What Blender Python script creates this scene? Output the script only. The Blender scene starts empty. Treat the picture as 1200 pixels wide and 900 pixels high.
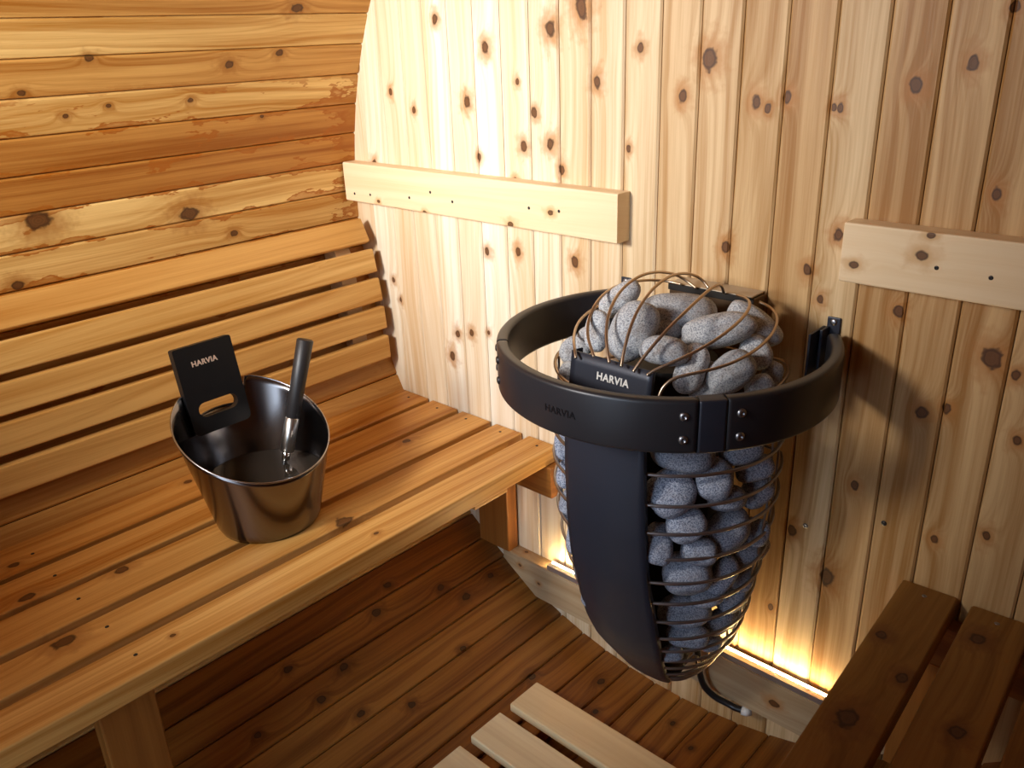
import bpy, bmesh, math, random
from mathutils import Vector, Matrix, Quaternion, noise
R0 = 0.973                       # inner radius of the barrel (m)
YF = -1.80                       # the far end behind the camera; the heater wall is y = 0
PI = math.pi
SC = bpy.context.scene
COL = SC.collection
rnd = random.Random(7)
DA = math.radians(4.105); A0 = math.radians(156.4)   # one stave of the barrel; a joint on the left wall

# ------------------------------------------------------------------ objects
def tag(o, label=None, cat=None, group=None, kind=None):
    if label: o['label'] = label
    if cat: o['category'] = cat
    if group: o['group'] = group
    if kind: o['kind'] = kind
    return o

def thing(name, label, cat, loc=(0, 0, 0), group=None):
    o = bpy.data.objects.new(name, None)
    o.empty_display_size = 0.05
    o.location = loc
    COL.objects.link(o)
    return tag(o, label, cat, group)

def obj(name, bm, mats, parent=None, smooth=False, loc=None):
    me = bpy.data.meshes.new(name)
    if parent is not None:
        off = Vector(parent.location)
        bmesh.ops.translate(bm, verts=bm.verts, vec=-off)
    elif loc is not None:
        bmesh.ops.translate(bm, verts=bm.verts, vec=-Vector(loc))
    bm.normal_update()
    bm.to_mesh(me); bm.free()
    if not isinstance(mats, (list, tuple)): mats = [mats]
    for m in mats: me.materials.append(m)
    if smooth:
        for p in me.polygons: p.use_smooth = True
    o = bpy.data.objects.new(name, me)
    COL.objects.link(o)
    if parent is not None: o.parent = parent
    elif loc is not None: o.location = loc
    return o

def sub(name, bm, mats, part, smooth=False):
    """a sub-part: child of a part that itself sits at its thing's origin"""
    off = Vector(part.parent.location) if part.parent else Vector(part.location)
    bmesh.ops.translate(bm, verts=bm.verts, vec=-off)
    o = obj(name, bm, mats, None, smooth)
    o.parent = part
    return o

# ------------------------------------------------------------------ mesh helpers
def new_bm():
    bm = bmesh.new()
    bm.loops.layers.uv.new('UVMap')
    bm.faces.layers.float.new('bid')
    bm.faces.layers.float.new('tone')
    return bm

def extrude_section(bm, sec, rings, closed=True, caps=True, bid=0.0, tone=0.5, mat=0, us=None, vs=None, smooth=False):
    """rings: list of lists of Vectors (same count as sec). us per ring, vs per section point"""
    uvl = bm.loops.layers.uv.active
    lb = bm.faces.layers.float['bid']; lt = bm.faces.layers.float['tone']
    V = [[bm.verts.new(p) for p in r] for r in rings]
    n = len(rings[0])
    m = n if closed else n - 1
    def fin(f, uv):
        f[lb] = bid; f[lt] = tone; f.material_index = mat; f.smooth = smooth
        for l, w in zip(f.loops, uv): l[uvl].uv = w
    for i in range(len(V) - 1):
        for j in range(m):
            k = (j + 1) % n
            f = bm.faces.new((V[i][j], V[i][k], V[i+1][k], V[i+1][j]))
            v0 = vs[j]; v1 = vs[j+1]
            fin(f, ((us[i], v0), (us[i], v1), (us[i+1], v1), (us[i+1], v0)))
    if caps and closed:
        for i, rev in ((0, True), (-1, False)):
            vv = V[i][::-1] if rev else V[i]
            f = bm.faces.new(vv)
            o = V[i][0].co
            fin(f, [(((w.co - o).length) * 0.3 + us[i], vs[0] + (w.co - o).dot(Vector((.3, .2, 1)))) for w in vv])
    return V

def board(bm, p0, p1, wdir, w, t, rad=0.003, bid=None, tone=None, mat=0, u0=None, v0=None, nseg=2, segs=1):
    """A sawn board from p0 to p1 (centre line of its TOP face), width w along wdir, thickness t downward
    (opposite of wdir x length ... chosen so that top normal = wdir x dir)."""
    p0 = Vector(p0); p1 = Vector(p1); d = (p1 - p0); L = d.length; d = d / L
    wd = Vector(wdir).normalized()
    nrm = d.cross(wd).normalized()
    if u0 is None: u0 = rnd.uniform(0, 50)
    if v0 is None: v0 = rnd.uniform(0, 50)
    if bid is None: bid = rnd.uniform(0, 40)
    if tone is None: tone = rnd.random()
    # section, starting at -w/2 on top going to +w/2 then around
    r = min(rad, t * .45)
    pts = []
    def arc(cx, cy, a0, a1):
        for k in range(nseg + 1):
            a = a0 + (a1 - a0) * k / nseg
            pts.append((cx + r * math.cos(a), cy + r * math.sin(a)))
    hw = w / 2
    arc(-hw + r, -r, PI, PI/2)
    arc(hw - r, -r, PI/2, 0)
    arc(hw - r, -t + r, 0, -PI/2)
    arc(-hw + r, -t + r, -PI/2, -PI)
    per = [0.0]
    for i in range(len(pts)):
        a = pts[i]; b = pts[(i + 1) % len(pts)]
        per.append(per[-1] + math.hypot(b[0]-a[0], b[1]-a[1]))
    vs = [v0 - hw + q for q in per]
    rings = []; us = []
    # tiny end chamfer
    for s, k in ((0, .985), (0.0015, 1.0)):
        rings.append([p0 + d * s + wd * (x * k) + nrm * (-t/2 + (y + t/2) * k) for x, y in pts]); us.append(u0 + s)
    for q in range(1, segs):
        s = L * q / segs
        rings.append([p0 + d * s + wd * x + nrm * y for x, y in pts]); us.append(u0 + s)
    for s, k in ((L - 0.0015, 1.0), (L, .985)):
        rings.append([p0 + d * s + wd * (x * k) + nrm * (-t/2 + (y + t/2) * k) for x, y in pts]); us.append(u0 + s)
    return extrude_section(bm, pts, rings, True, True, bid, tone, mat, us, vs)

def box(bm, c, s, bev=0.0, rot=None):
    g = bmesh.ops.create_cube(bm, size=1.0)['verts']
    bmesh.ops.scale(bm, vec=Vector(s), verts=g)
    if bev > 0:
        es = list({e for v in g for e in v.link_edges})
        r = bmesh.ops.bevel(bm, geom=es, offset=bev, segments=2, affect='EDGES', profile=0.5)
        g = list({v for f in r['faces'] for v in f.verts} | {v for v in g if v.is_valid})
    if rot is not None: bmesh.ops.rotate(bm, verts=g, cent=(0, 0, 0), matrix=rot)
    bmesh.ops.translate(bm, verts=g, vec=Vector(c))
    return g

def tube(bm, pts, r, n=10, caps=True, radii=None, closed=False):
    pts = [Vector(p) for p in pts]
    N = len(pts)
    T = []
    for i in range(N):
        if closed: a, b = pts[(i-1) % N], pts[(i+1) % N]
        else: a, b = pts[max(0, i-1)], pts[min(N-1, i+1)]
        T.append((b - a).normalized())
    up = Vector((0, 0, 1))
    if abs(T[0].dot(up)) > .9: up = Vector((1, 0, 0))
    nv = (up - T[0] * up.dot(T[0])).normalized()
    rings = []
    for i in range(N):
        nv = (nv - T[i] * nv.dot(T[i])).normalized()
        bn = T[i].cross(nv)
        rr = radii[i] if radii else r
        rings.append([bm.verts.new(pts[i] + (nv * math.cos(2*PI*k/n) + bn * math.sin(2*PI*k/n)) * rr) for k in range(n)])
    rng = range(N) if closed else range(N-1)
    for i in rng:
        A = rings[i]; B = rings[(i+1) % N]
        for k in range(n):
            f = bm.faces.new((A[k], A[(k+1) % n], B[(k+1) % n], B[k])); f.smooth = True
    if caps and not closed:
        bm.faces.new(rings[0][::-1]); bm.faces.new(rings[-1])

def spline(pts, per=8):
    P = [Vector(p) for p in pts]
    out = []
    for i in range(len(P) - 1):
        p0 = P[max(0, i-1)]; p1 = P[i]; p2 = P[i+1]; p3 = P[min(len(P)-1, i+2)]
        for k in range(per):
            t = k / per
            out.append(0.5 * ((2*p1) + (-p0 + p2)*t + (2*p0 - 5*p1 + 4*p2 - p3)*t*t + (-p0 + 3*p1 - 3*p2 + p3)*t**3))
    out.append(P[-1])
    return out

def relax(pts, k=2):
    P = [Vector(p) for p in pts]
    for _ in range(k):
        P = [P[0]] + [(P[i-1] + P[i]*2 + P[i+1]) / 4 for i in range(1, len(P)-1)] + [P[-1]]
    return P

def screw_head(bm, c, nrm, r=0.004, h=0.0015, socket=True):
    """a domed screw head with a recessed hexagonal socket; c on the surface, nrm outward"""
    n = Vector(nrm).normalized()
    a = n.orthogonal().normalized(); b = n.cross(a)
    c = Vector(c); prev = None; N = 20
    prof = [(1.0, -0.2), (1.0, .25), (.82, .75), (.55, 1.0), (.42, 1.0), (.38, 0.15), (0.0, 0.15)] if socket else [(1.0, -0.2), (1.0, .3), (.8, .8), (.4, 1.05), (0, 1.1)]
    for rr, hh in prof:
        if rr == 0:
            v = bm.verts.new(c + n * h * hh)
            for k in range(N): bm.faces.new((prev[k], prev[(k+1) % N], v))
        else:
            ring = [bm.verts.new(c + (a*math.cos(2*PI*k/N) + b*math.sin(2*PI*k/N)) * r * rr + n * h * hh) for k in range(N)]
            if prev:
                for k in range(N):
                    f = bm.faces.new((prev[k], prev[(k+1) % N], ring[(k+1) % N], ring[k])); f.smooth = True
            prev = ring

def letters(text, size, depth, origin, xdir, ydir, shear=0.0, bold=0.02, curve=None):
    """solid lettering as a bmesh; origin = centre of the word; curve(x, y, z)->Vector may bend it"""
    cu = bpy.data.curves.new('lettering', 'FONT')
    cu.body = text; cu.size = size; cu.extrude = depth / 2; cu.offset = bold * size; cu.shear = shear
    cu.align_x = 'CENTER'; cu.align_y = 'CENTER'; cu.resolution_u = 3
    cu.space_character = 1.08
    o = bpy.data.objects.new('lettering', cu)
    COL.objects.link(o)
    dg = bpy.context.evaluated_depsgraph_get()
    me = bpy.data.meshes.new_from_object(o.evaluated_get(dg))
    bm = bmesh.new(); bm.from_mesh(me)
    bpy.data.objects.remove(o); bpy.data.curves.remove(cu); bpy.data.meshes.remove(me)
    X = Vector(xdir).normalized(); Y = Vector(ydir).normalized(); Z = X.cross(Y)
    O = Vector(origin)
    for v in bm.verts:
        x, y, z = v.co
        v.co = curve(x, y, z) if curve else O + X*x + Y*y + Z*z
    return bm

# ------------------------------------------------------------------ materials
def mat_base(name):
    m = bpy.data.materials.new(name); m.use_nodes = True
    nt = m.node_tree
    return m, nt, nt.nodes['Principled BSDF']

class NB:
    """small node builder"""
    def __init__(s, nt): s.nt = nt
    def n(s, t, **kw):
        x = s.nt.nodes.new(t)
        for k, v in kw.items(): setattr(x, k, v)
        return x
    def put(s, sock, v):
        if isinstance(v, bpy.types.NodeSocket): s.nt.links.new(v, sock)
        else: sock.default_value = v
    def m(s, op, a, b=0.0, c=None, clamp=False):
        x = s.n('ShaderNodeMath', operation=op, use_clamp=clamp)
        s.put(x.inputs[0], a); s.put(x.inputs[1], b)
        if c is not None: s.put(x.inputs[2], c)
        return x.outputs[0]
    def xyz(s, x, y, z):
        q = s.n('ShaderNodeCombineXYZ')
        for i, v in enumerate((x, y, z)): s.put(q.inputs[i], v)
        return q.outputs[0]
    def noise(s, vec, scale=1.0, detail=2.0, rough=.5, dims='3D'):
        q = s.n('ShaderNodeTexNoise', noise_dimensions=dims)
        s.put(q.inputs['Vector'], vec)
        q.inputs['Scale'].default_value = scale; q.inputs['Detail'].default_value = detail; q.inputs['Roughness'].default_value = rough
        return q.outputs['Fac']
    def mix(s, f, a, b, bt='MIX'):
        q = s.n('ShaderNodeMix', data_type='RGBA', blend_type=bt)
        s.put(q.inputs[0], f)
        for i, v in ((6, a), (7, b)):
            if isinstance(v, (tuple, list)): v = tuple(v) + (1.0,) if len(v) == 3 else v
            s.put(q.inputs[i], v)
        return q.outputs[2]
    def ss(s, v, lo, hi, a=0.0, b=1.0):
        q = s.n('ShaderNodeMapRange', interpolation_type='SMOOTHSTEP')
        s.put(q.inputs[0], v)
        for i, w in zip((1, 2, 3, 4), (lo, hi, a, b)): q.inputs[i].default_value = w
        return q.outputs[0]

def wood(name, light, dark, knots=(), rand_knots=0.25, rough=.48, stain=0.0, tonespan=.35, spec=.35, contrast=1.0, knotcol=(.035, .012, .004), halo=(.40, .16, .035), redtone=0.0):
    m, nt, bs = mat_base(name)
    g = NB(nt)
    uv = g.n('ShaderNodeUVMap', uv_map='UVMap').outputs[0]
    sp = g.n('ShaderNodeSeparateXYZ'); g.put(sp.inputs[0], uv)
    u, v = sp.outputs[0], sp.outputs[1]
    bid = g.n('ShaderNodeAttribute', attribute_name='bid').outputs['Fac']
    tone = g.n('ShaderNodeAttribute', attribute_name='tone').outputs['Fac']
    bz = g.m('MULTIPLY', bid, 3.7)
    # knot distance field, 1 = rim of a knot; wobbly
    wob = g.noise(g.xyz(g.m('MULTIPLY', u, 60.0), g.m('MULTIPLY', v, 60.0), bz), 1.0, 2.0)
    wob = g.m('MULTIPLY_ADD', wob, 1.3, .35)
    D = None
    for (ku, kv, kr) in knots:
        q = g.n('ShaderNodeVectorMath', operation='SUBTRACT'); g.put(q.inputs[0], uv); q.inputs[1].default_value = (ku, kv, 0)
        q2 = g.n('ShaderNodeVectorMath', operation='MULTIPLY'); g.put(q2.inputs[0], q.outputs[0]); q2.inputs[1].default_value = (.95 / kr, 1.3 / kr, 0)
        q3 = g.n('ShaderNodeVectorMath', operation='LENGTH'); g.put(q3.inputs[0], q2.outputs[0])
        D = q3.outputs['Value'] if D is None else g.m('MINIMUM', D, q3.outputs['Value'])
    if rand_knots > 0:
        vo = g.n('ShaderNodeTexVoronoi', voronoi_dimensions='2D')
        g.put(vo.inputs['Vector'], g.xyz(g.m('MULTIPLY_ADD', bid, 17.3, g.m('MULTIPLY', u, 5.2)), g.m('MULTIPLY_ADD', bid, 9.1, g.m('MULTIPLY', v, 7.5)), 0.0))
        vo.inputs['Scale'].default_value = 1.0
        sc = g.n('ShaderNodeSeparateColor'); g.put(sc.inputs[0], vo.outputs['Color'])
        on = g.m('LESS_THAN', sc.outputs[0], rand_knots)
        size = g.m('MULTIPLY_ADD', sc.outputs[1], .035, .022)
        dr = g.m('DIVIDE', vo.outputs['Distance'], size)
        dr = g.m('ADD', dr, g.m('MULTIPLY', g.m('SUBTRACT', 1.0, on), 60.0))
        D = dr if D is None else g.m('MINIMUM', D, dr)
    if D is None:
        D = g.m('ADD', 60.0, 0.0)
    Dw = g.m('MULTIPLY', D, wob)
    # grain: contours of a height field that swells round the knots
    warp = g.noise(g.xyz(g.m('MULTIPLY', u, .8), g.m('MULTIPLY', v, 5.0), bz), 1.0, 1.0)
    warp2 = g.noise(g.xyz(g.m('MULTIPLY', u, 4.0), g.m('MULTIPLY', v, 30.0), bz), 1.0, 1.0)
    bump = g.m('DIVIDE', 2.4, g.m('ADD', 1.0, g.m('MULTIPLY', D, g.m('MULTIPLY', D, .30))))
    h = g.m('MULTIPLY_ADD', v, 55.0, g.m('MULTIPLY_ADD', warp, 7.0, g.m('MULTIPLY_ADD', warp2, .5, bump)))
    ringn = g.noise(g.xyz(h, g.m('MULTIPLY', u, .5), bz), 1.35, 2.5, .6)
    fine = g.noise(g.xyz(g.m('MULTIPLY', u, 7.0), g.m('MULTIPLY', v, 330.0), bz), 1.0, 3.0, .65)
    broad = g.noise(g.xyz(g.m('MULTIPLY', u, 1.1), g.m('MULTIPLY', v, 26.0), g.m('ADD', bz, 5.0)), 1.0, 2.0, .5)
    gr = g.ss(ringn, .36, .70)
    f = g.m('MULTIPLY_ADD', gr, .46 * contrast, g.m('MULTIPLY', g.ss(broad, .3, .72), .42 * contrast), clamp=True)
    f = g.m('MULTIPLY_ADD', g.m('SUBTRACT', fine, .5),   .55 * contrast, f, clamp=True)
    c = g.mix(f, light, dark)
    # every board its own tone
    tv = g.m('MULTIPLY_ADD', tone, tonespan, 1.0 - tonespan * .55)
    tc = g.n('ShaderNodeCombineColor')
    g.put(tc.inputs[0], g.m('POWER', tv, .7)); g.put(tc.inputs[1], g.m('POWER', tv, 1.3)); g.put(tc.inputs[2], g.m('POWER', tv, 2.2 + redtone))
    c = g.mix(1.0, c, tc.outputs[0], 'MULTIPLY')
    if stain > 0:
        # resin and water stains: hard-edged, mostly along the board edges and towards the end wall
        sn = g.noise(g.xyz(g.m('MULTIPLY', u, 9.0), g.m('MULTIPLY', v, 26.0), g.m('ADD', bz, 11.0)), 1.0, 4.0, .62)
        lo = g.m('FRACT', g.m('DIVIDE', g.m('SUBTRACT', v, A0 * R0), DA * R0))
        near = g.m('ABSOLUTE', g.m('SUBTRACT', lo, .5))
        e1 = g.ss(near, .22, .50, 0.0, .17)
        e2 = g.ss(u, .13, .0, 0.0, .20)
        zone = g.m('MULTIPLY', g.ss(v, (A0 + .6 * DA) * R0, (A0 + 1.6 * DA) * R0), g.ss(v, (A0 + 11.5 * DA) * R0, (A0 + 9 * DA) * R0, .25, 1.0))
        val = g.m('ADD', sn, g.m('ADD', e1, e2))
        edge = g.m('MULTIPLY', g.ss(val, .64, .665), zone)
        ring = g.m('MULTIPLY', g.ss(val, .76, .66, .55, 1.0), edge)
        c = g.mix(g.m('MULTIPLY', ring, stain), c, (.36, .105, .008))
    hal = g.m('MULTIPLY', g.ss(Dw, 4.4, .7), .75)
    c = g.mix(hal, c, halo)
    kn = g.ss(Dw, 1.2, .85)
    kr_ = g.noise(g.xyz(g.m('MULTIPLY', D, 4.0), bz, 0.0), 1.6, 1.0)
    kc = g.mix(kr_, tuple(q * 1.6 for q in knotcol), (knotcol[0]*4.2, knotcol[1]*4.4, knotcol[2]*3.5))
    c = g.mix(g.m('MULTIPLY', kn, .9), c, kc)
    rim = g.m('MULTIPLY', g.ss(Dw, 1.45, 1.05), g.ss(Dw, .70, 1.0))
    c = g.mix(g.m('MULTIPLY', rim, .75), c, knotcol)
    g.put(bs.inputs['Base Color'], c)
    g.put(bs.inputs['Roughness'], g.m('MULTIPLY_ADD', fine, .22, rough - .1))
    bs.inputs['Specular IOR Level'].default_value = spec
    bp = g.n('ShaderNodeBump'); bp.inputs['Strength'].default_value = .25; bp.inputs['Distance'].default_value = .0012
    g.put(bp.inputs['Height'], g.m('ADD', g.m('MULTIPLY', fine, .6), g.m('MULTIPLY', ringn, .8)))
    g.put(bs.inputs['Normal'], bp.outputs[0])
    return m

def plain(name, col, rough=.5, metal=0.0, spec=.5, bump=0.0, bscale=800, var=0.0):
    m, nt, bs = mat_base(name); g = NB(nt)
    tc = g.n('ShaderNodeTexCoord').outputs['Object']
    if var > 0:
        nn = g.noise(tc, 9.0, 4.0, .6)
        g.put(bs.inputs['Base Color'], g.mix(nn, [q * (1 - var) for q in col], [q * (1 + var) for q in col]))
        g.put(bs.inputs['Roughness'], g.m('MULTIPLY_ADD', nn, .25, rough - .12))
    else:
        bs.inputs['Base Color'].default_value = (*col, 1); bs.inputs['Roughness'].default_value = rough
    bs.inputs['Metallic'].default_value = metal; bs.inputs['Specular IOR Level'].default_value = spec
    if bump > 0:
        bp = g.n('ShaderNodeBump'); bp.inputs['Strength'].default_value = bump; bp.inputs['Distance'].default_value = .0006
        g.put(bp.inputs['Height'], g.noise(tc, bscale, 2.0)); g.put(bs.inputs['Normal'], bp.outputs[0])
    return m

def stone_mat(name, a, b, brown=.3):
    m, nt, bs = mat_base(name); g = NB(nt)
    tc = g.n('ShaderNodeTexCoord').outputs['Object']
    speck = g.noise(tc, 430.0, 2.0, .75)
    big = g.noise(tc, 28.0, 3.0, .6)
    oi = g.n('ShaderNodeObjectInfo').outputs['Random']
    c = g.mix(g.ss(speck, .43, .57), b, a)
    c = g.mix(g.ss(speck, .40, .28), c, (.03, .03, .035))
    c = g.mix(g.m('MULTIPLY', g.ss(big, .52, .68), brown), c, (.26, .17, .10))
    c = g.mix(g.m('MULTIPLY', oi, .35), c, (.13, .13, .14))
    g.put(bs.inputs['Base Color'], c)
    bs.inputs['Roughness'].default_value = .82; bs.inputs['Specular IOR Level'].default_value = .25
    bp = g.n('ShaderNodeBump'); bp.inputs['Strength'].default_value = .6; bp.inputs['Distance'].default_value = .0012
    g.put(bp.inputs['Height'], g.m('ADD', g.noise(tc, 300.0, 3.0, .7), g.m('MULTIPLY', big, 1.2))); g.put(bs.inputs['Normal'], bp.outputs[0])
    return m

# ------------------------------------------------------------------ measured positions
STONES = [
    ('T1', -0.0005, -0.2184, 0.9725, 0.0374, 0.0208, 0.0245, 0.6422, 0.595, -0.0119, 0.4832),
    ('T2', 0.0589, -0.2701, 0.9407, 0.0488, 0.0343, 0.0349, 0.5367, 0.5623, -0.1385, 0.6137),
    ('T3', 0.0066, -0.2887, 0.9363, 0.0337, 0.0182, 0.0218, 0.4242, 0.5401, -0.2098, 0.696),
    ('T4', -0.0527, -0.2757, 0.8859, 0.025, 0.0222, 0.0198, 0.5884, 0.5677, -0.0511, 0.5734),
    ('T4b', -0.0239, -0.2804, 0.9116, 0.0258, 0.0163, 0.0177, 0.4815, 0.5535, -0.1555, 0.6615),
    ('T5', 0.0766, -0.1628, 0.9482, 0.0625, 0.0319, 0.0397, 0.7822, 0.5626, 0.1734, 0.2039),
    ('T6', 0.1573, -0.1771, 0.9369, 0.0576, 0.0275, 0.0357, 0.761, 0.5747, 0.0828, 0.2893),
    ('T7', 0.1807, -0.1062, 0.9336, 0.0487, 0.0237, 0.0304, 0.8093, 0.5027, 0.2985, -0.0572),
    ('T8', 0.1261, -0.2788, 0.9275, 0.037, 0.0217, 0.0247, 0.7998, 0.5378, 0.1902, 0.1869),
    ('T9', 0.1543, -0.2452, 0.8948, 0.0394, 0.0241, 0.0267, 0.5132, 0.5252, -0.2012, 0.6484),
    ('T10', 0.202, -0.2161, 0.8903, 0.0398, 0.0283, 0.0286, 0.6792, 0.5574, -0.0663, 0.4729),
    ('T11', 0.2069, -0.1452, 0.9033, 0.0288, 0.0223, 0.0215, 0.8083, 0.4609, 0.3381, -0.1406),
    ('T12', 0.2283, -0.13, 0.865, 0.0227, 0.016, 0.0163, 0.5321, 0.51, -0.235, 0.6337),
    ('T13', 0.2304, -0.1753, 0.8645, 0.0222, 0.0156, 0.0159, 0.7509, 0.5566, 0.007, 0.3554),
    ('T14', -0.0347, -0.3071, 0.8637, 0.018, 0.0166, 0.0145, 0.7814, 0.5264, 0.1914, 0.275),
    ('R1', 0.1652, -0.2791, 0.772, 0.0501, 0.0342, 0.0354, 0.8204, 0.5041, 0.1374, 0.2323),
    ('R2', 0.1572, -0.2929, 0.7013, 0.0382, 0.0375, 0.0318, 0.7656, 0.5004, 0.0348, 0.4029),
    ('R3', 0.2052, -0.2452, 0.7205, 0.0347, 0.0307, 0.0275, 0.4385, 0.4377, -0.2607, 0.7404),
    ('R4', 0.2139, -0.2188, 0.6796, 0.0297, 0.023, 0.0221, 0.8168, 0.496, 0.073, 0.2855),
    ('R5', 0.2317, -0.1686, 0.717, 0.0315, 0.0219, 0.0224, 0.7935, 0.5155, 0.0343, 0.3214),
    ('R6', 0.2304, -0.1497, 0.6657, 0.0295, 0.0239, 0.0224, 0.6493, 0.487, -0.1364, 0.568),
    ('R7', 0.2215, -0.1994, 0.7553, 0.0361, 0.02, 0.0236, 0.7942, 0.5212, 0.0521, 0.3079),
    ('R8', 0.179, -0.2809, 0.6449, 0.0319, 0.0285, 0.0254, 0.7909, 0.484, 0.0454, 0.3717),
    ('R9', 0.2077, -0.2015, 0.6065, 0.0433, 0.0321, 0.0317, 0.6747, 0.4745, -0.1007, 0.5563),
    ('R10', 0.1943, -0.2605, 0.5929, 0.0304, 0.0235, 0.0226, 0.8668, 0.4475, 0.1568, 0.1541),
    ('R11', 0.1451, -0.3052, 0.6078, 0.0358, 0.022, 0.0243, 0.4095, 0.4133, -0.2358, 0.7784),
    ('R12', 0.2146, -0.1514, 0.542, 0.0303, 0.0245, 0.023, 0.7846, 0.4757, -0.0055, 0.3976),
    ('R13', 0.2359, -0.1413, 0.585, 0.0244, 0.0187, 0.0181, 0.5445, 0.4358, -0.2154, 0.6835),
    ('R14', 0.1738, -0.2617, 0.5413, 0.0403, 0.0367, 0.0323, 0.8546, 0.4472, 0.1186, 0.2357),
    ('R15', 0.2092, -0.2051, 0.5215, 0.0359, 0.0215, 0.0241, 0.6282, 0.4424, -0.1379, 0.625),
    ('R16', 0.1883, -0.2174, 0.4751, 0.0274, 0.0187, 0.0194, 0.8226, 0.4497, 0.0466, 0.3448),
    ('R17', 0.1503, -0.226, 0.4309, 0.0469, 0.0293, 0.032, 0.8584, 0.4312, 0.1051, 0.2572),
    ('R18', 0.1988, -0.1449, 0.4404, 0.0331, 0.0241, 0.024, 0.669, 0.4394, -0.1147, 0.5884),
    ('R19', 0.1614, -0.2261, 0.3831, 0.0375, 0.021, 0.0246, 0.8636, 0.4207, 0.0986, 0.2598),
    ('R20', 0.1849, -0.162, 0.3879, 0.0332, 0.0211, 0.0228, 0.7552, 0.4392, -0.0392, 0.485),
    ('R22', 0.1414, -0.2414, 0.3425, 0.0198, 0.0152, 0.0147, 0.8307, 0.4191, 0.0555, 0.3623),
    ('R24', 0.1777, -0.1747, 0.3464, 0.0214, 0.0168, 0.0161, 0.7573, 0.4291, -0.036, 0.4909),
    ('R21', 0.2122, -0.1453, 0.4868, 0.0253, 0.0223, 0.02, 0.6034, 0.4332, -0.1653, 0.6488),
    ('R23', 0.219, -0.1106, 0.5351, 0.0218, 0.0218, 0.0183, 0.6029, 0.4466, -0.1746, 0.6377),
    ('R25', 0.1815, -0.1243, 0.3749, 0.0227, 0.0197, 0.0178, 0.6601, 0.4277, -0.1191, 0.6059),
    ('L1', -0.0615, -0.2857, 0.7147, 0.0281, 0.0222, 0.0211, 0.3979, 0.4845, -0.2003, 0.7529),
    ('L2', -0.0447, -0.2999, 0.6661, 0.0266, 0.0222, 0.0205, 0.4348, 0.4777, -0.1754, 0.743),
    ('L3', -0.0457, -0.2924, 0.6009, 0.0287, 0.0226, 0.0216, 0.4389, 0.4627, -0.1717, 0.7509),
    ('L4', -0.0179, -0.3035, 0.5542, 0.0316, 0.024, 0.0234, 0.4769, 0.4536, -0.1511, 0.7375),
    ('L5', -0.003, -0.2982, 0.4972, 0.0304, 0.0228, 0.0223, 0.514, 0.4445, -0.1319, 0.7217),
    ('L6', 0.0041, -0.2823, 0.4366, 0.0341, 0.0248, 0.0247, 0.5799, 0.4409, -0.095, 0.6784),
    ('T15', 0.0764, -0.208, 0.9242, 0.03, 0.021, 0.02, 0.7164, 0.5769, 0.0427, 0.39),
    ('T16', 0.17, -0.222, 0.868, 0.034, 0.026, 0.024, 0.5258, 0.5183, -0.2016, 0.6437),
]
WIRES = [
    [(0.0133, -0.3509, 0.9106), (0.0083, -0.3452, 0.9194), (-0.0145, -0.3267, 0.934), (-0.0738, -0.2413, 0.9215), (-0.1267, -0.1449, 0.9053), (-0.1142, -0.1119, 0.9177), (-0.0961, -0.078, 0.924)],
    [(0.0491, -0.3524, 0.9222), (0.0449, -0.349, 0.9278), (0.0195, -0.3333, 0.9432), (0.0048, -0.3145, 0.9571), (-0.0084, -0.2723, 0.9815), (-0.0023, -0.253, 0.9926), (-0.0314, -0.1713, 0.9811), (-0.0564, -0.0725, 0.9614), (-0.0173, -0.055, 0.9622), (0.0127, -0.055, 0.9589)],
    [(0.0789, -0.3538, 0.9201), (0.075, -0.3508, 0.9267), (0.0552, -0.3333, 0.9508), (0.0441, -0.3144, 0.9678), (0.0324, -0.2874, 0.985), (0.0256, -0.2593, 0.997), (0.0236, -0.2237, 1.0077), (0.029, -0.1942, 1.0131), (0.0135, -0.1314, 1.0004), (-0.0026, -0.055, 0.977), (0.0191, -0.055, 0.9698), (0.0426, -0.055, 0.9569)],
    [(0.0999, -0.3528, 0.9181), (0.0981, -0.3484, 0.9271), (0.0916, -0.3295, 0.9529), (0.0856, -0.3066, 0.974), (0.0799, -0.2793, 0.9918), (0.0744, -0.2394, 1.0075), (0.0714, -0.1939, 1.0159), (0.0473, -0.1102, 0.9997), (0.0399, -0.055, 0.9807), (0.0551, -0.055, 0.9741), (0.0663, -0.055, 0.961)],
    [(0.1194, -0.3502, 0.914), (0.1218, -0.3439, 0.9237), (0.1322, -0.3217, 0.9482), (0.139, -0.2943, 0.9696), (0.1456, -0.2646, 0.984), (0.1458, -0.2294, 0.9962), (0.1428, -0.1861, 1.0042), (0.1397, -0.1587, 1.0056), (0.107, -0.0829, 0.9833), (0.0948, -0.055, 0.9584)],
    [(0.1393, -0.3443, 0.9117), (0.144, -0.3377, 0.9189), (0.1605, -0.3245, 0.9269), (0.1731, -0.3093, 0.9346), (0.186, -0.2902, 0.9435), (0.1964, -0.2675, 0.9509), (0.2036, -0.2377, 0.9608), (0.2055, -0.1973, 0.97), (0.1999, -0.1651, 0.9757), (0.1904, -0.1413, 0.98), (0.148, -0.0723, 0.9638), (0.1197, -0.055, 0.9583)],
    [(0.1598, -0.3445, 0.8768), (0.1601, -0.3424, 0.8856), (0.1626, -0.337, 0.9008), (0.1722, -0.3258, 0.9113), (0.1883, -0.3117, 0.9148), (0.2096, -0.2864, 0.9186), (0.2277, -0.2536, 0.9233), (0.2391, -0.2085, 0.9313), (0.236, -0.157, 0.9396), (0.2216, -0.1067, 0.9425), (0.1966, -0.0622, 0.9438), (0.1812, -0.0566, 0.9509), (0.1609, -0.055, 0.954)],
]
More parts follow.
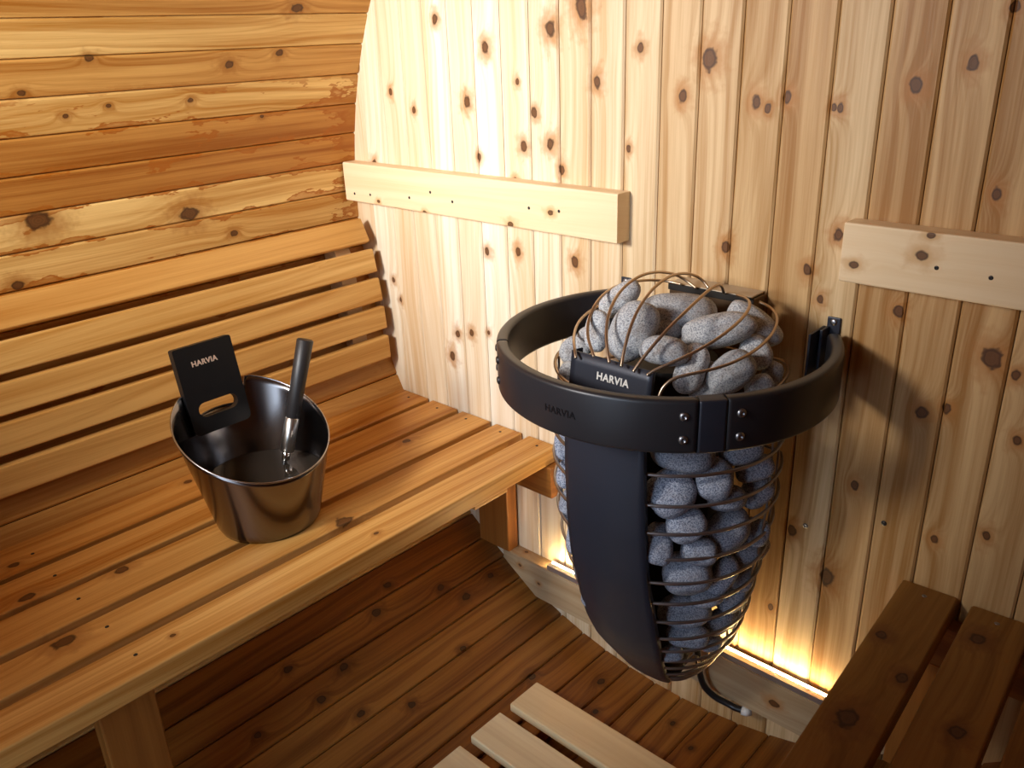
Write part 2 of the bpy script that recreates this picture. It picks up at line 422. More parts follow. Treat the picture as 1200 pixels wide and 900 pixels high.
LABELS = {
    'T1': 'small upright grey stone at the back left of the heap, beside the crowning stone',
    'T2': 'egg-shaped pale grey stone at the left of the heap, leaning under two guard wires',
    'T3': 'narrow upright grey stone left of the egg-shaped stone in the heap',
    'T4': 'leftmost stone of the heap, behind the left end of the lettered plate',
    'T4b': 'slim grey stone squeezed between the leftmost stone and the narrow upright one',
    'T5': 'largest wide pale stone crowning the heap in front of the wall box',
    'T6': 'long lying grey stone on the right half of the heap, right of the crowning stone',
    'T7': 'dark slanting stone at the back right of the heap near the wall box',
    'T8': 'low brownish stone in the middle of the heap, below the crowning stone',
    'T9': 'tall speckled stone at the front of the heap above the band clip',
    'T10': 'slanted speckled stone at the front right of the heap, right of the tall speckled one',
    'T11': 'shaded stone under the right end of the long lying stone',
    'T12': 'rightmost small stone of the heap, just inside the top hoop',
    'T13': 'low dark stone behind the right part of the black band',
    'T14': 'small brown stone peeping out left below the lettered plate',
    'T15': 'shaded stone deep in the gap beneath the crowning stone',
    'T16': 'deep-set stone glimpsed between the two speckled stones at the front',
    'R1': 'broad stone directly under the black band, right of the front plate',
    'R2': 'round pale-topped stone beside the front plate, second from the top of the basket',
    'R3': 'upright oval stone below the band clip, in the middle of the basket opening',
    'R4': 'flat stone wedged beneath the upright oval stone in the basket',
    'R5': 'stone below the band at the upper right of the basket',
    'R6': 'stone at the upper right edge of the basket, touching the side hoops',
    'R7': 'stone half covered by the band, above the upright oval stone',
    'R8': 'round light grey stone in the basket, level with the screw heads on the wall',
    'R9': 'large tilted stone in the middle right of the basket',
    'R10': 'shaded small stone between the round light grey stone and the big round one',
    'R11': 'narrow upright stone against the front plate, halfway down the basket',
    'R12': 'stone at the right of the basket, right below the large tilted stone',
    'R13': 'small stone peeping between the right side hoops of the basket',
    'R14': 'biggest round stone in the lower half of the basket, near the front plate',
    'R15': 'slim slanted stone right of the biggest round stone',
    'R16': 'small flat stone low in the basket between round and broad stones',
    'R17': 'broad lying stone low in the basket, beneath the biggest round stone',
    'R18': 'brownish stone at the lower right of the basket',
    'R19': 'lying stone second from the bottom of the basket beside the front plate',
    'R20': 'slanted stone near the basket bottom at its right side',
    'R21': 'shaded stone at the lower right, behind the brownish one',
    'R23': 'dark stone at the right edge of the basket, halfway down',
    'R25': 'low shaded stone near the right edge above the glowing strip',
    'R22': 'lowest small stone at the tip of the basket',
    'R24': 'small dark stone near the tip, right of the lowest stone',
    'L1': 'topmost pale stone left of the front plate, under the band',
    'L2': 'second pale stone from the top, left of the front plate',
    'L3': 'third stone from the top in the narrow strip left of the front plate',
    'L4': 'fourth stone from the top in the strip left of the front plate',
    'L5': 'fifth stone down in the strip left of the front plate',
    'L6': 'lowest stone left of the front plate, level with the ledge light',
}
STRIP = 165.0
KEYLOOK = (-.62, 0, 1.20); KEY = 14.0; KEYC = (1.0, .97, .93); KEYS = 84
FILL = 1.8; FILLC = (.62, .79, 1.0); FILLS = 52
EXPO = 0.0
HYAW = 0.0
LB = (-.575, -.562, .535); LT = (-.578, -.45, .842); FT = (.31, .52)
# ------------------------------------------------------------------ knots read off the real boards: (along, across, radius) in metres
WALL_KNOTS = [(1.407,-0.641,0.006),(1.349,-0.497,0.0075),(1.244,-0.557,0.0075),(1.261,-0.804,0.0045),(1.224,-0.728,0.0045),(1.095,-0.888,0.006),(1.134,-0.529,0.0055),(1.286,-0.412,0.004),(1.165,-0.4,0.0065),(1.379,-0.325,0.009),(1.413,-0.251,0.011),(1.288,-0.216,0.0065),(1.229,-0.369,0.005),(1.172,-0.33,0.007),(1.124,-0.302,0.006),(1.094,-0.426,0.004),(1.344,-0.122,0.005),(1.174,-0.144,0.004),(0.931,-0.518,0.0055),(0.944,-0.426,0.006),(0.944,-0.269,0.0065),(1.266,-0.034,0.0065),(1.325,0.014,0.0105),(1.26,0.103,0.0065),(1.251,0.122,0.004),(1.268,0.154,0.0055),(1.256,0.229,0.0042),(1.256,0.239,0.0042),(1.021,0.065,0.0065),(1.068,0.258,0.006),(1.289,0.343,0.0065),(1.318,0.413,0.0055),(1.15,0.469,0.0055),(1.385,0.451,0.0045),(1.004,0.213,0.0055),(0.96,0.24,0.0045),(0.963,0.365,0.006),(0.918,0.501,0.010),(0.9,0.536,0.005),(0.81,0.42,0.006),(0.826,0.454,0.0055),(0.802,0.555,0.005),(0.649,0.334,0.005),(0.634,0.542,0.005),(0.598,0.47,0.005),(0.519,0.234,0.007),(0.451,0.308,0.011),(0.335,0.209,0.004),(0.811,-0.855,0.004),(0.763,-0.834,0.004),(0.729,-0.582,0.0055),(0.741,-0.525,0.004),(0.655,-0.654,0.0075),(0.715,-0.631,0.0055)]
STAVE_KNOTS = [(-0.19,2.573,0.0085),(-0.617,2.66,0.0055),(-0.337,2.687,0.007),(-0.219,2.668,0.006),(-0.739,2.716,0.005),(-0.421,2.754,0.004),(-0.668,2.763,0.004),(-0.588,2.751,0.0035),(-0.256,2.803,0.0035),(-0.745,2.951,0.015),(-0.444,2.990,0.013),(-0.347,3.05,0.0055),(-0.807,3.064,0.007),(-0.317,3.962,0.0055),(-0.381,4.004,0.0075),(-0.208,4.034,0.007),(-0.075,4.076,0.0055),(-0.169,4.087,0.007),(-0.55,4.172,0.006),(-0.452,4.221,0.006),(-0.268,4.186,0.0055),(-0.517,4.067,0.0075),(-0.193,4.336,0.007),(-0.618,4.008,0.0055),(-0.598,4.099,0.0065),(-0.741,4.088,0.005),(-0.083,4.451,0.006),(-0.162,4.495,0.0045),(-0.08,4.639,0.0045),(-0.117,4.707,0.0045)]
SEAT_KNOTS = [(-0.626,-0.828,0.0068),(-0.986,-0.785,0.007),(-0.037,-0.886,0.0068),(-1.006,-0.661,0.0098),(-0.864,-0.615,0.0091),(-0.201,-0.609,0.0074),(-1.011,-0.49,0.0121),(-0.506,-0.437,0.0123),(-0.89,-0.371,0.003),(-0.493,-0.355,0.0036)]
RSEAT_KNOTS = [(-0.368,0.475,0.0122),(-0.167,0.455,0.007),(-0.244,0.508,0.0073),(-0.086,0.572,0.0087),(-0.3,0.596,0.0076)]
BAR_KNOTS = [(-0.836,1.018,0.0045),(-0.301,1.049,0.0055),(-0.408,1.013,0.0065),(-0.671,1.008,0.005),(0.396,1.064,0.0075),(0.302,1.036,0.0055),(0.404,1.094,0.005),(0.248,0.148,0.008),(-0.421,0.171,0.004),(-0.361,0.144,0.004)]
neg = lambda L, f=1.15: [(-a, b, c * f) for a, b, c in L]

PINE_L, PINE_D = (.68, .475, .25), (.37, .185, .050)
PINE_LIT_L, PINE_LIT_D = (.80, .68, .50), (.64, .44, .24)  # same pine; brightness of the lit left boards is put into the colour
CEDAR_L, CEDAR_D = (.72, .40, .135), (.47, .185, .038)

# ------------------------------------------------------------------ end wall behind the heater: upright tongue-and-groove boards
felt = plain('dark_felt', (.02, .012, .006), .9)
PITCH = 0.0756
def end_boards(y, face, knots, name, holes=()):
    """face -1: seen from -y ; +1 : seen from +y"""
    mats = {}
    slots = []
    bm = new_bm()
    k0 = -14
    for k in range(k0, 15):
        xl = 0.372 - 5 * PITCH + PITCH * k; xr = xl + PITCH; xc = (xl + xr) / 2
        if abs(xc) > R0 + .02: continue
        m = min(abs(xl), abs(xr)) if xl * xr > 0 else 0
        m = min(m, R0)
        hh = math.sqrt(max(0, R0 * R0 - m * m)) + .03
        ch = (k - k0) // 3
        if ch not in mats:
            x0 = 0.372 - 5 * PITCH + PITCH * (k0 + ch * 3)
            kk = [q for q in knots if x0 - .012 < q[1] < x0 + 3 * PITCH + .012]
            mats[ch] = len(slots)
            mixk = min(1.0, max(0.0, (ch * 3 - 7.5) / 6.0)); lerp = lambda p, q: tuple(x + (y_ - x) * mixk for x, y_ in zip(p, q))  # fades from the painted-in lit pine to plain pine across the wall
            slots.append(wood('%s_boards' % name, lerp(PINE_LIT_L, PINE_L) if face < 0 else (.30, .15, .06), lerp(PINE_LIT_D, PINE_D) if face < 0 else (.2, .08, .02), neg(kk, 1.3), 0.0 if knots else .2, rough=.5, tonespan=.36, contrast=1.25))  # unseen door-end boards are darkened to cut bounced light
        tn = {2: .7, 3: .5, 4: .6, 5: .8, 6: .55, 7: .8, 8: .7, 9: .85, 10: .5, 11: .5, 12: .75, 13: .4, 14: .3, 15: .45, 16: .15, 17: .75, 18: .15, 19: .22, 20: .15, 21: .25, 22: .2}.get(k - k0, rnd.random())
        z0, z1 = R0 + hh, R0 - hh
        segs = [(z0, z1)]
        for (hx0, hx1, hz0, hz1) in holes:
            if xc > hx0 and xc < hx1:
                ns = []
                for a, b in segs:
                    if hz1 < a and hz0 > b: ns += [(a, hz1), (hz0, b)]
                    elif hz0 <= b: ns += [(a, hz1)]
                    else: ns.append((a, b))
                segs = ns
        for a, b in segs:
            if face < 0:
                board(bm, (xc, y, a), (xc, y, b), (1, 0, 0), PITCH - .0016, .028, .0034, bid=k * 1.37, tone=tn, mat=mats[ch], u0=-a, v0=xc, nseg=1)
            else:
                board(bm, (xc, y, b), (xc, y, a), (1, 0, 0), PITCH - .0016, .028, .0034, bid=k * 1.37, tone=tn, mat=mats[ch], u0=a, v0=xc, nseg=1)
    # dark felt behind the boards
    slots.append(felt)
    d = bmesh.ops.create_circle(bm, cap_ends=True, segments=64, radius=R0 + .06, matrix=Matrix.Translation((0, y - face * .030, R0)) @ Matrix.Rotation(PI/2, 4, 'X'))
    for f in bm.faces:
        if len(f.verts) == 64: f.material_index = len(slots) - 1
    if holes:
        big = [f for f in bm.faces if len(f.verts) == 64]
        bmesh.ops.delete(bm, geom=big, context='FACES')
    return obj(name, bm, slots)

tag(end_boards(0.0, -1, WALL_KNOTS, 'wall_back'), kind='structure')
WIN = (-.56, -.27, 1.43, 1.74)      # x0 x1 z0 z1 of the little window in the door-end wall
DOOR = (-.20, .41, .02, 1.72)
tag(end_boards(YF, 1, [], 'wall_front', [WIN, DOOR]), kind='structure')

# ------------------------------------------------------------------ the barrel: staves that run the length of the room
def staves(name, k0, k1, tones, light, dark, stain, tonespan=.3, knots=(), rk=.0, redtone=0., rough=.45, sombre=False):
    bm = new_bm(); slots = []; mats = {}
    for k in range(k0, k1):
        a = A0 + DA * (k + .5)
        ch = (k - k0) // 4
        if ch not in mats:
            v0 = (A0 + DA * (k0 + ch * 4)) * R0
            kk = [q for q in knots if v0 - .012 < q[1] < v0 + 4 * DA * R0 + .012]
            mats[ch] = len(slots)
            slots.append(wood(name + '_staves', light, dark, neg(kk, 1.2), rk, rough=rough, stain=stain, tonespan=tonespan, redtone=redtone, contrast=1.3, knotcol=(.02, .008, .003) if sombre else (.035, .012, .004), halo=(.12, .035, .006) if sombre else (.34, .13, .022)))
        rr = R0 * math.cos(DA / 2)
        c = Vector((math.cos(a) * rr, 0, math.sin(a) * rr + R0))
        tdir = (-math.sin(a), 0, math.cos(a))
        w = 2 * R0 * math.sin(DA / 2) - .0013
        board(bm, c, c + Vector((0, YF, 0)), tdir, w, .034, .0030, bid=k * 1.91 + 3, tone=tones.get(k, rnd.random()), mat=mats[ch], u0=0, v0=a * R0, nseg=1)
    slots.append(felt)
    ra = R0 + .038; n = k1 - k0
    P = [[bm.verts.new((math.cos(A0 + DA * (k0 + q)) * ra, yy, math.sin(A0 + DA * (k0 + q)) * ra + R0)) for q in range(n + 1)] for yy in (.03, YF - .03)]
    for q in range(n):
        f = bm.faces.new((P[0][q], P[0][q+1], P[1][q+1], P[1][q])); f.material_index = len(slots) - 1
    return tag(obj(name, bm, slots), kind='structure')

staves('ceiling', -18, -4, {}, (.40, .22, .08), (.28, .10, .025), 0.0)  # unseen ceiling staves, coloured darker to weaken the bounce light
staves('wall_left', -4, 18, {-3: .5, -2: .45, -1: .95, 0: .45, 1: .95, 2: .08, 3: .0, 4: .95, 5: .8, 6: .35, 7: .4, 8: .4, 9: .4, 10: .3, 11: .3, 12: .2, 13: .2},
       (.70, .41, .125), (.38, .145, .018), .95, .62, STAVE_KNOTS)
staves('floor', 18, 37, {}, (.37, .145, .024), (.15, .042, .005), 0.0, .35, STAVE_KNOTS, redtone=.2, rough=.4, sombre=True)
staves('wall_right', 37, 70, {}, (.30, .14, .05), (.20, .07, .018), 0.0, .35, (), .15)  # out of view; dark colour keeps bounced light low

# ------------------------------------------------------------------ door end (behind the camera): glazed door and little window, both with frames
def rect_frame(bm, x0, x1, z0, z1, y, w, d):
    box(bm, ((x0+x1)/2, y, z1 + w/2), (x1-x0+2*w, d, w), .002)
    box(bm, ((x0+x1)/2, y, z0 - w/2), (x1-x0+2*w, d, w), .002)
    box(bm, (x0 - w/2, y, (z0+z1)/2), (w, d, z1-z0), .002)
    box(bm, (x1 + w/2, y, (z0+z1)/2), (w, d, z1-z0), .002)
trimwood = plain('frame_wood', (.55, .30, .11), .5, var=.15)
glass, gnt, gb = mat_base('clear_glass')
gb.inputs['Transmission Weight'].default_value = 1.0; gb.inputs['Roughness'].default_value = 0.0; gb.inputs['IOR'].default_value = 1.02
bm = bmesh.new(); rect_frame(bm, WIN[0], WIN[1], WIN[2], WIN[3], YF + .0, .035, .05)
tag(obj('window_1', bm, trimwood), kind='structure')
bm = bmesh.new(); rect_frame(bm, DOOR[0], DOOR[1], DOOR[2] + .04, DOOR[3], YF + .0, .04, .05)
dd = obj('door_1', bm, trimwood); tag(dd, kind='structure')

# ------------------------------------------------------------------ timber bars screwed to the end wall
bar_wood = wood('spruce_bar', (.82, .63, .40), (.68, .45, .22), [(a + 5, b, c) for a, b, c in BAR_KNOTS], 0.0, tonespan=.1, contrast=.6, halo=(.55, .30, .11))
steel = plain('dull_steel', (.32, .32, .34), .38, 1.0)
dark_screw = plain('dark_screw', (.05, .045, .045), .45, .9)
def crossbar(name, label, x0, x1, z0, z1, t, screws, tilt=0.0, group=None, cat='wooden bar'):
    r = thing(name, label, cat, ((x0+x1)/2, 0, (z0+z1)/2), group)
    bm = new_bm()
    zc = (z0 + z1) / 2
    # face -y : d x wd = -y with d=+x -> wd=+z ( x cross z = -y )
    board(bm, (x0, -t, zc), (x1, -t, zc + tilt), (0, 0, 1), z1 - z0, t - .0005, .003, tone=.6, u0=x0 + 5, v0=zc, nseg=2)
    obj('bar', bm, bar_wood, r)
    for sx, sz in screws:
        b2 = bmesh.new(); screw_head(b2, (sx, -t, sz), (0, -1, 0), .0032, .0008)
        obj('screw', b2, dark_screw, r, True)
    return r
crossbar('wooden_crossbar', 'pale timber bar screwed level across the upper wall boards, left of the heater', -.962, -.139, 1.007, 1.099, .04,
         [(-.926,1.026),(-.865,1.029),(-.722,1.036),(-.649,1.055),(-.579,1.041),(-.356,1.051),(-.278,1.053)])
crossbar('wooden_crossbar', 'pale timber bar with two bolts on the wall above the right bench', .280, .80, 1.006, 1.097, .04,
         [(.418,1.048),(.489,1.045)])
# the low bar with bevelled ends that carries the light strip
ledge_wood = wood('ledge_timber', (.50, .36, .21), (.34, .20, .09), [(a + 5, b_, c) for a, b_, c in BAR_KNOTS], 0.0, tonespan=.1, contrast=.9)
r = thing('wooden_ledge', 'low pale timber ledge running along the wall foot beneath the heater', 'wooden bar', (0, 0, .148))
bm = new_bm()
prof = [(-.478, .196), (-.478, .170), (-.372, .100), (.372, .100), (.478, .170), (.478, .196)]
uvl = bm.loops.layers.uv.active; lt = bm.faces.layers.float['tone']
F_ = [bm.verts.new((x, -.036, z)) for x, z in prof]; B_ = [bm.verts.new((x, -.0005, z)) for x, z in prof]
fs = [bm.faces.new(F_), bm.faces.new(B_[::-1])] + [bm.faces.new((F_[i], B_[i], B_[(i+1) % 6], F_[(i+1) % 6])) for i in range(6)]
for i, f in enumerate(fs):
    f[lt] = .5
    for l in f.loops: l[uvl].uv = (l.vert.co.x + 5, l.vert.co.z - l.vert.co.y * (1 if i > 1 else 0) - (.036 if i > 1 else 0))
bmesh.ops.recalc_face_normals(bm, faces=bm.faces)
bmesh.ops.bevel(bm, geom=[e for e in bm.edges if abs(e.verts[0].co.y - e.verts[1].co.y) < .001 and e.verts[0].co.y < -.03], offset=.002, segments=2, affect='EDGES')
obj('bar', bm, ledge_wood, r)

# light strip on the ledge
strip = thing('light_strip', 'glowing warm white light strip along the timber bar at the wall foot', 'light strip', (0, -.022, .197))
bm = bmesh.new()
x0, x1 = -.335, .345
sec = [(-.034, .1965), (-.034, .2085), (-.0205, .2085), (-.0205, .198), (-.0135, .198), (-.0135, .2085), (-.012, .2085), (-.012, .1965)]
A = [bm.verts.new((x0, y, z)) for y, z in sec]; B = [bm.verts.new((x1, y, z)) for y, z in sec]
for i in range(8): bm.faces.new((A[i], A[(i+1) % 8], B[(i+1) % 8], B[i]))
bm.faces.new(A[::-1]); bm.faces.new(B)
bmesh.ops.recalc_face_normals(bm, faces=bm.faces)
obj('channel', bm, plain('aluminium', (.62, .62, .64), .35, .9), strip)
glow, nt, bs = mat_base('strip_glow')
bs.inputs['Base Color'].default_value = (1, .9, .75, 1)
bs.inputs['Emission Color'].default_value = (1.0, .70, .32, 1); bs.inputs['Emission Strength'].default_value = STRIP
bm = bmesh.new(); box(bm, ((x0+x1)/2, -.0170, .2045), (x1-x0-.003, .0060, .0095), .002)
obj('diffuser', bm, glow, strip)

for x, z, lb in ((.257, .538, 'small loose screw head in the wall board just right of the stone basket'), (.389, .596, 'dark screw head in the wall board halfway between basket and right bench')):
    bm = bmesh.new(); screw_head(bm, (x, 0, z), (0, -1, 0), .0048, .0018)
    tag(obj('wall_screw', bm, steel if x < .3 else dark_screw, None, True, (x, 0, z)), lb, 'screw')

# ------------------------------------------------------------------ left bench
seat_wood = wood('bench_cedar', (.74, .40, .115), (.44, .165, .022), neg(SEAT_KNOTS, 1.1), 0.0, rough=.40, tonespan=.38, contrast=1.25)
under_wood = wood('bench_frame_cedar', (.36, .135, .024), (.20, .065, .008), (), .12, rough=.5, tonespan=.2)
SEAT = .515; T = .038; YE = -1.74
lb = thing('sauna_bench', 'long slatted wooden bench along the left curved wall with a bucket on it', 'bench', (-.60, -1.0, 0))
SL = [(-.862, -.754, .0), (-.738, -.646, .2), (-.629, -.533, .45), (-.513, -.430, .6), (-.409, -.325, .75)]
for i, (a, b, tn) in enumerate(SL):
    bm = new_bm()
    board(bm, ((a+b)/2, -.004, SEAT), ((a+b)/2, YE, SEAT), (1, 0, 0), b - a, T, .0028, tone=tn, bid=i * 2.3 + 1, u0=.004, v0=(a+b)/2, nseg=3)
    if i == 4:      # the front slat is thicker to the eye: a fascia strip under its front edge
        board(bm, (-.3255, -.008, SEAT - T + .004), (-.3255, YE, SEAT - T + .004), (-1, 0, 0), .0, .0, .001) if False else None
    sl = obj('seat_slat', bm, seat_wood, lb)
    for yy in (-.03, -.95):
        b2 = bmesh.new(); screw_head(b2, ((a+b)/2 + rnd.uniform(-.01, .01), yy, SEAT), (0, 0, 1), .0034, .0006)
        s_ = sub('screw', b2, dark_screw, sl, True)
# cross ledger against the wall, and two more
for yy in (-.002, -.965, YE + .05):
    bm = new_bm()
    board(bm, (-.80, yy - .038, .4765 - .039), (-.312 if yy > -.1 else -.392, yy - .038, .4765 - .039), (0, 0, 1), .078, .036, .003, tone=.5)
    obj('cross_rail', bm, under_wood, lb)
# posts
bm = new_bm(); board(bm, (-.503, -.040, .398), (-.503, -.040, .1975), (1, 0, 0), .10, .034, .003, tone=.45); obj('leg', bm, under_wood, lb)
bm = new_bm(); board(bm, (-.372, -.980, .476), (-.372, -.980, .050), (0, 1, 0), .088, .036, .003, tone=.6); obj('leg', bm, under_wood, lb)
bm = new_bm(); board(bm, (-.372, -1.66, .476), (-.372, -1.66, .050), (0, 1, 0), .088, .036, .003, tone=.4); obj('leg', bm, under_wood, lb)
bm = new_bm(); board(bm, (-.345, -.165, .4765), (-.345, -.262, .4765), (1, 0, 0), .035, .009, .002, tone=.9); obj('cleat', bm, seat_wood, lb)

# backrest
back_wood = wood('backrest_cedar', (.74, .43, .135), (.46, .195, .030), (), .10, rough=.42, tonespan=.25, contrast=1.1)
br = thing('bench_backrest', 'slatted wooden backrest of five slats leaning on the left wall above the bench', 'backrest', (-.90, -1.0, .60))
BS = [((-.927, .965), (-.898, .911)), ((-.891, .893), (-.879, .836)), ((-.877, .821), (-.868, .763)), ((-.866, .749), (-.8615, .691)), ((-.860, .672), (-.858, .612))]
for i, (tp, bt) in enumerate(BS):
    tp = Vector((tp[0], 0, tp[1])); bt = Vector((bt[0], 0, bt[1]))
    wd = (tp - bt); w = wd.length; wd.normalize()
    c = (tp + bt) / 2
    bm = new_bm()
    # top normal should look to +x: d x wd ; d=-y, wd=+z -> -y x z = -x ; so use wd = downwards
    board(bm, (c.x, -.030, c.z), (c.x, YE, c.z), -wd, w, .021, .004, bid=30 + i * 2.9, tone=(.12, 1.0, .5, .45, .5)[i], nseg=3)
    obj('back_slat', bm, back_wood, br)
pale = wood('backrest_support_wood', (.66, .45, .24), (.45, .24, .09), (), .3, tonespan=.2)
for yy in (-.10, -.985, -1.6):
    bm = new_bm()
    p = [(-.952, .945), (-.914, .885), (-.899, .79), (-.888, .70), (-.883, .60)]
    V1 = [Vector((x, yy, z)) for x, z in p]
    back = []
    for x, z in p:
        xo = -math.sqrt(max(0, (R0 - .004)**2 - (z - R0)**2)); back.append(Vector((min(xo + .001, x - .008), yy, z)))
    ring = V1 + back[::-1]
    r1 = [q + Vector((0, .022, 0)) for q in ring]; r2 = [q + Vector((0, -.022, 0)) for q in ring]
    per = [0]
    for i in range(len(ring)): per.append(per[-1] + (ring[(i+1) % len(ring)] - ring[i]).length)
    extrude_section(bm, ring, [r1, r2], True, True, 3.0, .7, 0, [0, .04], per)
    bmesh.ops.recalc_face_normals(bm, faces=bm.faces)
    obj('support', bm, pale, br)

# ------------------------------------------------------------------ right bench (runs a touch out of square)
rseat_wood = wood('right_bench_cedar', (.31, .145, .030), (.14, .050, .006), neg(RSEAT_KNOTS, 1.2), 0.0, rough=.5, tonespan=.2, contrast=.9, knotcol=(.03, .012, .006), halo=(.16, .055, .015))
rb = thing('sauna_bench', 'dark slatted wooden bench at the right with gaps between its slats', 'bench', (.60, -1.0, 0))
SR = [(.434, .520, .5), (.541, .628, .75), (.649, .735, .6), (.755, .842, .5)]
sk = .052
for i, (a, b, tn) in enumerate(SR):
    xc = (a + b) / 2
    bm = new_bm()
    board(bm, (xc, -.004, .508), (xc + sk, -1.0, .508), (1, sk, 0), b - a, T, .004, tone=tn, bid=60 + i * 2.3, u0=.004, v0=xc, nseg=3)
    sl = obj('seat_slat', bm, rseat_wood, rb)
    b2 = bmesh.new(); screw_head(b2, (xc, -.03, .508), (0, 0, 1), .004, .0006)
    sub('screw', b2, steel, sl, True)
for yy in (-.002, -.90):
    bm = new_bm(); board(bm, (.44, yy - .036, .469 - .039), (.80, yy - .036, .469 - .039), (0, 0, 1), .078, .034, .003, tone=.5); obj('cross_rail', bm, under_wood, rb)
for xx in (.52, .70):
    bm = new_bm(); board(bm, (xx, -.90 - .036, .392), (xx, -.90 - .036, R0 - math.sqrt(R0**2 - (xx+.03)**2) + .004), (1, 0, 0), .08, .03, .003, tone=.5); obj('leg', bm, under_wood, rb)
bm = new_bm(); board(bm, (.50, -.040, .392), (.50, -.040, .15), (1, 0, 0), .08, .034, .003, tone=.5); obj('leg', bm, under_wood, rb)

# ------------------------------------------------------------------ duckboard on the floor
duck_wood = wood('duckboard_spruce', (.90, .74, .46), (.66, .46, .22), (), .06, tonespan=.25, contrast=.7)
dk = thing('duckboard', 'pale slatted wooden duckboard lying on the floor between the benches', 'duckboard', (.0, -.8, .02))
y = -.229
for i in range(12):
    bm = new_bm()
    board(bm, (-.199 + rnd.uniform(-.004, .004), y - .0445, .072), (.215, y - .0445, .072), (0, 1, 0), .087, .020, .003, tone=(.35, .7, .6, .4)[i % 4], bid=90 + i * 1.7, nseg=2)
    obj('deck_slat', bm, duck_wood, dk)
    y -= .1165
for xx in (-.135, .135):
    bm = new_bm(); zb = R0 - math.sqrt(R0**2 - .155**2) + .001
    board(bm, (xx, -.235, .0515), (xx, -1.6, .0515), (1, 0, 0), .04, .0515 - zb, .003, tone=.2); obj('runner', bm, under_wood, dk)

# ------------------------------------------------------------------ heater
black = plain('black_powder_coat', (.026, .029, .043), .42, .3, .5, bump=.25, bscale=900)  # black lifted towards navy: a bluish sheen put into the base colour
black2 = plain('black_band_finish', (.024, .023, .027), .36, .2, .5, bump=.12, bscale=500)
wire_m = plain('warm_steel_wire', (.50, .38, .27), .33, .95)
wire_d = plain('dark_steel_wire', (.36, .33, .32), .34, .95)
white_m = plain('silver_print', (.72, .70, .66), .45, .1)
inside_m = plain('scorched_steel', (.03, .027, .025), .6, .6)
PR = [(.175,.010),(.2,.045),(.253,.088),(.34,.136),(.40,.155),(.478,.170),(.55,.184),(.64,.193),(.72,.195),(.86,.19)]
def rad(z):
    for (a, ra), (b, rb_) in zip(PR, PR[1:]):
        if z <= b: return ra + (rb_ - ra) * max(0, (z - a)) / (b - a)
    return PR[-1][1]
def axis(z):
    k = min(1, max(0, (.6 - z) / .42)) ** 2
    return .062 + .008 * k, -.165 + .045 * k
def bpt(z, a, extra=0.0, back=-.048):
    ax, ay = axis(z); r_ = rad(z) + extra
    return Vector((ax + r_ * math.cos(a), min(back, ay + r_ * math.sin(a)), z))
ht = thing('sauna_heater', 'black wall-mounted sauna heater, a teardrop wire basket with a black front plate', 'sauna heater', (.062, -.165, .175))
ZH = [.86, .803, .749, .696, .645, .595, .545, .497, .451, .408, .37, .335, .300, .268, .238, .212]
for z in ZH:
    bm = bmesh.new()
    tube(bm, [bpt(z, 2*PI*k/72) for k in range(72)], .0029, 8, closed=True)
    obj('hoop', bm, wire_m if z > .8 else wire_d, ht)
for adeg in (-150, 4, 14, 60, 120, 150, 178):
    bm = bmesh.new()
    tube(bm, [bpt(.178 + (.86 - .178) * k / 40, math.radians(adeg), -.004) for k in range(41)], .0022, 6)
    obj('rib', bm, wire_d, ht)
# front plate: follows the basket, straight-sided across, tapering into the tip, with returned edges
bm = bmesh.new()
rows = []
NZ, NX = 44, 14
def plate_pt(z, s, off):
    """s -1..1 across; off outward"""
    zc = min(z, .86)
    ax, ay = axis(zc); r_ = rad(zc) + .007
    W = .0755 * min(1.0, ((r_ - .007) / .150) ** .85)
    cx = .0715 if z > .45 else .0715 + (ax - .0715) * min(1, (.45 - z) / .25)
    x = cx + s * W
    q = r_ * r_ - (x - ax) ** 2
    y_ = ay - math.sqrt(max(1e-6, q))
    k = min(1, max(0, (z - .66) / .16)); k = k * k * (3 - 2 * k)
    yf = ay - r_ + .008
    y_ = y_ * (1 - k) + yf * k + max(0, z - .80) * .15
    return Vector((x, y_ - off, z))
zs = [.172 + (.917 - .172) * k / NZ for k in range(NZ + 1)]
for off in (0.0, .003):
    rows.append([[bm.verts.new(plate_pt(z, -1 + 2 * j / NX, off)) for j in range(NX + 1)] for z in zs])
I_, O_ = rows
for i in range(NZ):
    for j in range(NX):
        f = bm.faces.new((O_[i][j], O_[i][j+1], O_[i+1][j+1], O_[i+1][j])); f.smooth = True
        f = bm.faces.new((I_[i][j], I_[i+1][j], I_[i+1][j+1], I_[i][j+1])); f.smooth = True
    for j in (0, NX):
        bm.faces.new((O_[i][j], O_[i+1][j], I_[i+1][j], I_[i][j]))
for i in (0, NZ):
    for j in range(NX): bm.faces.new((O_[i][j], O_[i][j+1], I_[i][j+1], I_[i][j]))
bmesh.ops.recalc_face_normals(bm, faces=bm.faces)
fp = obj('front_plate', bm, black, ht)
